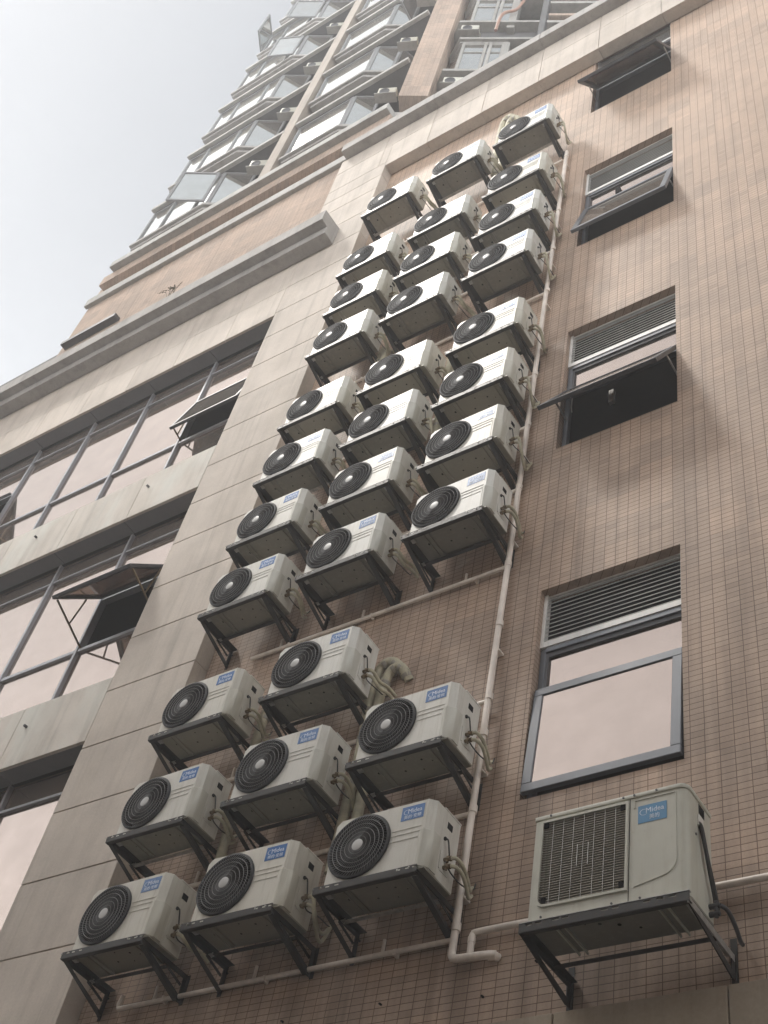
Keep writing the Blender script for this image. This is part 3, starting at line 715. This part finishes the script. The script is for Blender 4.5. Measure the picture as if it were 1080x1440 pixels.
    for k,x in enumerate((XL,XR)):
        s=1 if k==0 else -1
        m=MB().box(x-.003,x+.003,YF,5.994,zt-.045,zt-.002); m.box(x+s*.003,x+s*.045,YF,5.994,zt-.006,zt-.002); bb(m,'arm',M['steel'] if k==0 else M['galv'])
        m=MB().box(x-.02,x+.02,5.994,5.999,zt-.17,zt+.10); m.box(x-.003,x+.003,5.95,5.994,zt-.16,zt-.046); bb(m,'wall_post',M['steel'])
        m=MB().add([(x-.004,YF+.01,zt-.046),(x+.004,YF+.01,zt-.046),(x+.004,YF+.20,zt-.046),(x-.004,YF+.20,zt-.046),(x-.004,5.95,zt-.165),(x+.004,5.95,zt-.165),(x+.004,5.95,zt-.115),(x-.004,5.95,zt-.115)],[(0,1,2,3),(4,5,6,7),(0,1,5,4),(1,2,6,5),(2,3,7,6),(3,0,4,7)])
        bb(m,'brace',M['steel'])
    m=MB(); cur=XL-.012; z0_,z1_=zt-.035,zt+.022
    for a in (.03,.09,.20,.26,.50,.565,.75,.83,.90):
        q=XL+a; m.box(cur,q,YF-.004,YF,z0_,z1_); m.box(q,q+.042,YF-.004,YF,z0_,zt+.001); m.box(q,q+.042,YF-.004,YF,zt+.012,z1_); cur=q+.042
    m.box(cur,XR+.012,YF-.004,YF,z0_,z1_); m.box(XL-.012,XR+.012,YF,YF+.03,zt-.038,zt-.035); bb(m,'front_rail',M['steel'])
    m=MB().box(XL-.012,XR+.012,YF-.007,YF+.02,z1_,z1_+.004); bb(m,'rail_lip',M['galv'])
    m=MB().box(XL+.004,XR-.004,5.79,5.794,zt-.03,zt-.003); m.box(XL+.004,XR-.004,5.755,5.79,zt-.03,zt-.026); bb(m,'rear_rail',M['steel'])
big_unit()
# ================================================================== PIPES
D=thing('drain_pipe','white plastic downpipe with side branches running up beside the air conditioners','drainpipe',(-4.175,5.93,4.2))
DL=(4.175,-5.93,-4.2)
def dp(mb,name,mat,**k): o=mb.build(name,mat,D,**k); o.location=DL
m=MB().tube([(-4.205,5.93,4.27),(-4.195,5.93,6.5),(-4.18,5.93,8),(-4.172,5.928,10),(-4.165,5.93,12.5),(-4.150,5.93,14.4),(-4.135,5.93,16.22)],.026,12)
dp(m,'downpipe',M['pvc'],smooth=50)
for z in (4.43,5.36,6.05,6.41,7.2,7.92,8.97,9.95,10.83,11.6,12.53,13.5,14.5,15.3,16.07):
    dp(MB().tube([(-4.2+(z-4.3)*.0056,5.93,z-.03),(-4.2+(z-4.3)*.0056,5.93,z+.03)],.031,12),'pipe_coupling',M['pvc'],smooth=50)
for z in (4.65,5.7,6.9,8.2,9.4,10.4,11.3,12.2,13.1,14.1,15.0,15.8): dp(MB().box(-4.2+(z-4.3)*.0056-.034,-4.2+(z-4.3)*.0056+.034,5.925,5.999,z-.008,z+.008),'pipe_clip',M['pvc'])
for z,x0 in ((4.355,-7.19),(5.345,-7.15),(6.39,-7.12),(7.915,-7.03),(8.97,-7.25),(9.945,-7.25),(10.84,-7.2),(12.53,-7.2),(13.5,-7.2),(14.5,-7.2),(16.07,-7.15)):
    m=MB().tube([(x0,5.968,z-.004),((x0-4.2)/2,5.966,z+.006),(-4.2,5.95,z)],.019,10)
    if x0==-7.19: m.tube([(x0,5.968,z-.004),(x0-.012,5.968,z+.03),(x0,5.97,z+.10)],.019,10)
    for x in (x0+.35,x0+1.3,x0+2.4):
        m.tube([(x,5.966,z-.002),(x,5.966,z+.12)],.012,8); m.box(x+.1,x+.12,5.945,5.999,z-.024,z+.02)
    dp(m,'branch_pipe',M['pvc'],smooth=50)
m=MB().tube(smoothpath([(-4.205,5.93,4.28),(-4.205,5.93,4.235),(-4.18,5.93,4.205),(-4.10,5.935,4.20),(-3.98,5.945,4.20),(-3.92,5.96,4.20),(-3.90,6.0,4.20)],4),.027,12)
m.tube(smoothpath([(-4.075,5.94,4.20),(-4.075,5.94,4.33),(-4.07,5.945,4.365),(-4.03,5.945,4.375),(-3.7,5.95,4.378),(-3.0,5.955,4.372),(-2.3,5.955,4.364),(-1.4,5.955,4.36)],4),.0225,12)
m.tube([(-4.075,5.94,4.30),(-4.075,5.94,4.34)],.026,12); m.tube([(-3.95,5.955,4.20),(-3.90,5.97,4.20)],.031,12)
dp(m,'foot_bend',M['pvc'],smooth=50)
# insulated refrigerant pipes hooked into the wall
def lag(label,paths,r=.042):
    o=thing('insulated_pipe',label,'pipe',paths[0][-1],'cream insulated refrigerant pipes on the tiled bay')
    m=MB()
    for p in paths: m.tube(smoothpath(p,6),r,10)
    q=m.build('lagging',M['lag'],o,smooth=60); q.location=tuple(-Vector(paths[0][-1]))
    m=MB()
    for p in paths:
        for k in range(len(p)-1):
            a=Vector(p[k]).lerp(Vector(p[k+1]),.5); t=(Vector(p[k+1])-Vector(p[k])).normalized()
            m.tube([a-t*.018,a+t*.018],r+.003,10)
    q=m.build('tape_band',M['copper'],o,smooth=60); q.location=tuple(-Vector(paths[0][-1]))
lag('pair of cream insulated pipes hooking over from the wall beside second lowest right unit',[[(-5.10,6.0,7.0),(-5.14,5.94,7.09),(-5.23,5.92,7.16),(-5.33,5.915,7.10),(-5.37,5.915,6.8),(-5.36,5.92,6.5),(-5.35,5.92,6.2),(-5.36,5.92,5.6),(-5.38,5.93,5.1)],[(-5.06,6.0,6.95),(-5.09,5.95,7.03),(-5.15,5.935,7.09),(-5.235,5.935,7.04),(-5.275,5.93,6.8),(-5.265,5.925,6.3),(-5.23,5.92,5.7),(-5.24,5.93,5.1)]])
lag('cream insulated pipe running down between the lowest left and middle units',[[(-6.50,6.0,7.2),(-6.53,5.93,7.12),(-6.56,5.92,6.8),(-6.57,5.92,6.1),(-6.55,5.92,5.5),(-6.53,5.93,5.0)]])
lag('cream insulated pipe bent over the topmost right unit, near the frieze',[[(-5.13,6.0,18.3),(-5.2,5.93,18.62),(-5.3,5.92,18.72),(-5.38,5.92,18.5),(-5.38,5.92,17.6),(-5.36,5.92,16.9),(-5.25,5.93,16.5)],[(-5.05,6.0,18.2),(-5.12,5.93,18.5),(-5.22,5.92,18.55),(-5.27,5.92,18.3),(-5.26,5.92,17.3),(-5.2,5.93,16.6)]],.05)
lag('cream insulated pipes bundled between upper middle and right units',[[(-5.28,6.0,12.2),(-5.31,5.92,12.1),(-5.33,5.91,11.6),(-5.32,5.91,11.0),(-5.31,5.92,10.2)],[(-5.18,6.0,12.1),(-5.2,5.92,12.0),(-5.22,5.91,11.5),(-5.2,5.91,10.8),(-5.22,5.92,10.2)]])
lag('cream insulated pipes bundled between upper left and middle units',[[(-6.46,6.0,13.0),(-6.48,5.92,12.9),(-6.5,5.91,12.4),(-6.47,5.91,11.8),(-6.5,5.92,11.1)],[(-6.38,6.0,12.9),(-6.4,5.92,12.8),(-6.42,5.91,12.3),(-6.39,5.92,11.7)]])
# ================================================================== WEED on the cornice
m=MB(); wx,wy,wz=-11.5,5.455,17.49
for k in range(9):
    a=rnd.uniform(-1,1); l=rnd.uniform(.2,.55); p=[(wx+.02*k,wy,wz),(wx+.02*k+a*l*.3,wy-.02,wz+l*.6),(wx+.02*k+a*l*.8,wy-.05,wz+l*.75)]
    m.tube(smoothpath(p,3),.004,4)
    for j in range(3):
        q=Vector(p[1]).lerp(Vector(p[2]),j/3); m.obox(q,(.013,0,.006),(0,.006,0),(0,0,.002))
w=m.build('weed',M['leaf']); tag(w,'dry weed sprouting from the top of the grey cornice','plant')

# ================================================================== APARTMENT TOWER
T=thing('apartment_tower','hazy apartment tower with bay windows rising above the podium','building',(-10,6,20.4))
TL=(10,-6,-20.4)
def tp(mb,name,mat,par=None,sc=None,**k):
    o=mb.build(name,mat,par or T,**k)
    if par is None:
        o.location=TL
        if sc: o.scale=(sc,)*3
    return o
TX0=-15.58
tp(MB().box(TX0,PX0-.0,6.0,12,17.52,21.9),'tile_attic',M['tile_tower'])
tp(MB().box(TX0+.3,-7.9,7.1,16,21.5,46),'core_wall',M['dark_wall'])
tp(MB().box(-15.4,-13.95,5.86,5.998,19.42,19.52),'attic_vent',M['dark_metal'])
# string courses
tp(MB().box(TX0-.06,-8.76,5.913,5.999,21.13,21.41),'string_course',M['fascia'],bevel=.008,segs=1)
tp(MB().box(TX0+.16,-8.1,5.85,7.09,21.72,22.066),'string_course',M['tile_tower'])
tp(MB().box(TX0+.42,-8.1,5.713,7.09,22.07,22.29),'string_course',M['fascia'],bevel=.008,segs=1)
tp(MB().box(TX0+.3,-8.75,6.15,7.09,22.295,24.0),'base_wall',M['concrete'])
TS=1.056
S0,PT=21.63,2.79
NF=7
def canted(x0,x1,y,c):     # bay plan, canted towards the right end at about 30 degrees
    return [(x0,y+.6),(x0,y),(x1,y),(x1+c,y+c*.573),(x1+c,y+.6)]
def casement(par,hx,y,z0,z1,w,ang,side=-1):
    """side-hung leaf opened outwards: hinge at (hx,y)"""
    d=Vector((side*math.cos(R(ang)),-math.sin(R(ang)),0)); n=Vector((-d.y,d.x,0)); f=.05; h=z1-z0
    m=MB(); o=Vector((hx,y,z0)); Z=Vector((0,0,1))
    for a,b,c,e in ((0,w,0,f),(0,w,h-f,h),(0,f,f,h-f),(w-f,w,f,h-f)): m.obox(o+d*((a+b)/2)+Z*((c+e)/2),d*((b-a)/2),Z*((e-c)/2),n*.02)
    s=m.build('casement',M['tower_frame'],par)
    p=MB(); p.obox(o+d*(w/2)+Z*(h/2),d*(w/2-f),Z*(h/2-f),n*.005); p.build('casement_pane',M['sky_glass'],par)
    return s
BAYS=[(-14.82,-12.80,.62),(-10.78,-9.38,.48)]
for k in range(NF):
    S=S0+PT*k
    for bi,(x0,x1,c) in enumerate(BAYS):
        xr=(-11.12,-8.02)[bi]
        zs=S+1.13; zt=S+PT-.13
        m=MB()
        if k>0:                                                     # floor slab coloured dark for its underside shade, pale edge across the recess
            tp(m.box(x0-.02,xr,5.76,7.09,S-.10,S),'floor_slab',M['slab'],sc=TS)
            tp(MB().box(x0-.04,xr,5.67,5.759,S-.11,S+.004),'slab_edge',M['fascia'],sc=TS,bevel=.008,segs=1)
        m=MB().plan([(x0+.02,6.9),(x0+.02,5.93),(x1-.02,5.93),(x1+c-.12,6.27),(x1+c-.12,6.9)],max(S,22.14),zs-.09); tp(m,'spandrel_wall',M['concrete'],sc=TS)
        m=MB().plan([(x0-.03,6.9),(x0-.03,5.70),(x1+.01,5.70),(x1+c+.02,5.70+c*.573),(x1+c+.02,6.9)],zs-.09,zs); 
        m.plan([(x0+.0,6.9),(x0+.0,5.76),(x1-.01,5.76),(x1+c-.03,5.76+c*.573),(x1+c-.03,6.9)],zs-.19,zs-.09)
        tp(m,'window_sill',M['concrete'],sc=TS,bevel=.008,segs=1)
        # window: frame + glass box
        fm=MB(); gl=MB(); y=5.78; d=Vector((c,c*.573,0)).normalized(); Lc=Vector((c,c*.573,0)).length
        posts=[x0+.02,x0+.62,x1-.45,x1-.0] if bi==0 else [x0+.02,x1-.03]
        for x in posts: fm.box(x-.025,x+.025,y-.02,y+.04,zs,zt)
        fm.box(x0,x1,y-.015,y+.04,zs,zs+.05); fm.box(x0,x1,y-.015,y+.04,zt-.06,zt)
        def cb(a,b,z0,z1,t,mb): 
            p=Vector((x1,y,0))+d*a; q=Vector((x1,y,0))+d*b; mb.bar((p.x,p.y,(z0+z1)/2),(q.x,q.y,(z0+z1)/2),t,z1-z0)
        cb(.02,Lc,zs,zs+.05,.05,fm); cb(.02,Lc,zt-.06,zt,.05,fm); cb(.0,.06,zs+.05,zt-.06,.05,fm); cb(Lc-.05,Lc,zs+.05,zt-.06,.05,fm)
        w=tp(fm,'bay_window',M['tower_frame'],sc=TS)
        gl.box(x0+.02,x1-.02,y+.012,y+.02,zs+.05,zt-.06); cb(.06,Lc-.05,zs+.05,zt-.06,.008,gl)
        gl.box(x0+.012,x0+.02,y+.02,6.9,zs+.05,zt-.06)
        gl.build('panes',M['sky_glass'],w)
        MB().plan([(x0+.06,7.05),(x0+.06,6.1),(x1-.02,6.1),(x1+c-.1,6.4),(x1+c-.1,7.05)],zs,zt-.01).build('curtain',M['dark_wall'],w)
        if bi==0 and k==0: casement(w,-12.84,5.72,zs+.12,zt-.08,.82,30)
        if bi==0 and k==3: casement(w,-12.84,5.72,zs+.12,zt-.08,.70,24)
        if bi==0 and k==4: casement(w,-12.84,5.72,zs+.12,zt-.08,.80,30)
        if bi==0 and k==4: casement(w,-14.75,5.72,zs+.1,zt-.08,.60,60,1)
        if bi==1 and k in(1,2): casement(w,x1+c+.02,6.02,zs+.12,zt-.05,.55,-75 if k==1 else 85,1)
        # railings / tidbits in the recess
        xa=x1+c; 
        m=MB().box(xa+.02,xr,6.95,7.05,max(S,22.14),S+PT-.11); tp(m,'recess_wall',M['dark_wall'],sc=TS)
        # door head lintel
        m=MB().box(xa+.1,xr-.05,6.5,6.94,S+PT-.5,S+PT-.12); tp(m,'recess_beam',M['dark_wall'],sc=TS)
# slim tan pilaster between the bays
tp(MB().box(-11.15,-10.86,5.68,7.0,21.3,43),'pier',M['pier'],sc=TS)
# facade turned back by 30 degrees, right of the brick pier
P0=Vector((-8.3,6.0,0)); dB=Vector((.868,.497,0)); nB=Vector((.497,-.868,0)); ZZ=Vector((0,0,1))
def ob(mb,s0,s1,t0,t1,z0,z1): mb.obox(P0+dB*((s0+s1)/2)+nB*((t0+t1)/2)+ZZ*((z0+z1)/2),dB*((s1-s0)/2),nB*((t1-t0)/2),ZZ*((z1-z0)/2)); return mb
def opl(mb,pts,z0,z1): return mb.plan([tuple((P0+dB*s+nB*t)[:2]) for s,t in pts],z0,z1)
tp(ob(MB(),0,.575,-1.2,0,23.51,46),'brick_pier',M['tile_tower'])
tp(ob(MB(),-.1,7,-2.2,-.9,20.4,46),'recess_wall',M['dark_wall'])
tp(ob(MB(),-.2,3.2,-.89,-.25,20.4,23.3),'base_wall',M['concrete'])
for k in range(-1,5):
    h=26.65+2.84*k
    if h-.6>23.2 or True:
        m=MB(); opl(m,[(.59,-.88),(.59,-.40),(.82,0),(2.40,0),(2.40,-.88)],h-.02,h+.075); tp(m,'window_hood',M['fascia'])
        m=MB(); opl(m,[(.62,-.88),(.62,-.42),(.84,-.06),(1.86,-.06),(1.86,-.88)],h-.09,h-.021); tp(m,'hood_soffit',M['concrete'])
        zb,zt=h-1.72,h-.09
        fm=MB(); gl=MB()
        for s in (.93,1.40,1.50,1.84): ob(fm,s-.03,s+.03,-.14,-.06,zb,zt)
        ob(fm,.93,1.84,-.13,-.07,zb,zb+.06); ob(fm,.93,1.84,-.13,-.07,zt-.08,zt); ob(fm,.93,1.84,-.12,-.08,zt-.5,zt-.46)
        a=P0+dB*.64+nB*-.46; b=P0+dB*.90+nB*-.10
        for z0,z1 in ((zb,zb+.06),(zt-.08,zt)): fm.bar((a.x,a.y,(z0+z1)/2),(b.x,b.y,(z0+z1)/2),.06,z1-z0)
        ob(fm,1.74,1.90,-.3,-.05,zb-.3,zt)
        w=tp(fm,'bay_window',M['fascia'])
        ob(gl,.95,1.82,-.105,-.097,zb+.05,zt-.06); gl.bar((a.x,a.y,(zb+zt)/2),(b.x,b.y,(zb+zt)/2),.008,zt-zb-.14); gl.build('panes',M['sky_glass'],w)
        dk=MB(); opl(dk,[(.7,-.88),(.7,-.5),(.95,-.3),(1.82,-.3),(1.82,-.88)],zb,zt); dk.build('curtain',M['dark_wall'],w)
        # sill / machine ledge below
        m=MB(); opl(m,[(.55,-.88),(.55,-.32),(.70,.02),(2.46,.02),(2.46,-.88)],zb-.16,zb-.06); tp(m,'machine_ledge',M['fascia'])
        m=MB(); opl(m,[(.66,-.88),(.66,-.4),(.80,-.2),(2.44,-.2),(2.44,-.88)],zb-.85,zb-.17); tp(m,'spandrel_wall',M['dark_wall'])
        m=MB(); ob(m,.98,1.84,-.5,-.19,zb-.06,zb); tp(m,'window_sill',M['fascia'])
tp(ob(MB(),2.44,2.56,-.88,.03,20.5,40),'post',M['dark_wall'])
for k in range(0,9):
    z=26.9+.62*k
    tp(ob(MB(),2.6,6.5,-.88,-.02+.06*(k%2),z,z+.14),'balcony_band',M['fascia'] if k%2 else M['tile_tower'])
tp(ob(MB(),2.58,6.5,-.889,-.3,20.5,40),'balcony_wall',M['dark_wall'])
m=MB(); pts=[P0+dB*s+nB*t+ZZ*z for s,t,z in ((2.1,.03,30.4),(2.05,.03,29.4),(1.95,.03,28.7),(1.85,.04,28.3),(1.60,.05,28.0),(1.55,.05,27.0))]
m.tube(smoothpath([tuple(p) for p in pts],5),.035,8); tp(m,'conduit',M['red'],smooth=60)
# ---- small ac units on the tower
def tower_unit(loc,label,rz=0,first=[None]):
    if first[0] is None:
        r=thing('tower_ac_unit',label,'air conditioner',loc,'small air conditioners in the tower recesses')
        MB().box(-.38,.38,-.14,.14,0,.52).build('body',M['ac_old'],r,bevel=.015)
        m=MB().ring((-.1,-.145,.26),.2,.014,24,6); m.ring((-.1,-.145,.26),.12,.008,20,5)
        m.tube([(-.1,-.139,.26),(-.1,-.143,.26)],.19,24); m.build('fan_guard',M['dark_metal'],r)
        m=MB().box(-.46,.44,-.22,.2,-.05,-.01); m.build('shelf',M['fascia'],r)
        m=MB().tube(smoothpath([(.38,0,.15),(.46,.02,.1),(.46,.15,.2),(.42,.3,.3)],4),.02,6); m.build('insulated_hose',M['lag'],r)
        first[0]=r
    else: r=copy_tree(first[0]); r.location=loc; r['label']=label
    r.rotation_euler=(0,0,rz); r.scale=(.5,.5,.66)
    return r
FN=['lowest','second','third','fourth','fifth']
for k in range(5):
    tower_unit((-11.80*TS,5.90*TS,(S0+PT*(k+1)-.78)*TS),'small pale air conditioner in the left tower recess, %s floor up the tower'%FN[k],R(25))
for k in range(4):
    tower_unit((-8.46*TS,5.86*TS,(S0+PT*(k+1)-1.12)*TS),'small pale air conditioner in the dark recess left of the brick pier, %s floor up'%FN[k],R(25))
for k,z in enumerate((24.0,26.98,29.8)):
    p=P0+dB*.98+nB*-.02; tower_unit((p.x,p.y,z),'small air conditioner on a ledge right of the brick pier, %s floor up'%FN[k],R(29.8))
# ================================================================== ADDED SHADE BLOCKS ACROSS THE ALLEY
# (unseen blocks behind the camera, added and sized to shade the low wall)

O=thing('opposite_shade_building','unseen tiled blocks added across the alley to shade the wall','building',(-16,-4,-1.6))
OL=(16,4,1.6)
def op(mb,name,mat): o=mb.build(name,mat,O); o.location=OL
op(MB().box(-23.5,-13,-6.5,-4,-1.6,33),'sun_block_tower',M['opp'])
op(MB().box(-50,-23.6,-16,-4.2,-1.6,10),'sky_block_wing',M['opp'])
op(MB().box(-12.9,-1.1,-16,-4.2,-1.6,10),'sky_block_wing',M['opp'])
op(MB().box(-1.,40,-16,-4.2,-1.6,17),'sky_block_wing',M['opp'])

# ================================================================== HAZE
hz=NT('haze_air'); pv=hz.t.nodes.new('ShaderNodeVolumePrincipled'); pv.inputs['Density'].default_value=.005; pv.inputs['Color'].default_value=(.93,.95,.98,1); pv.inputs['Anisotropy'].default_value=.2
hz.t.links.new(pv.outputs[0],hz.out.inputs['Volume'])
h=MB().box(-71,71,-71,71,-2.6,60).build('haze',hz.m); h['kind']='stuff'; h.display_type='WIRE'
scn.cycles.volume_bounces=1
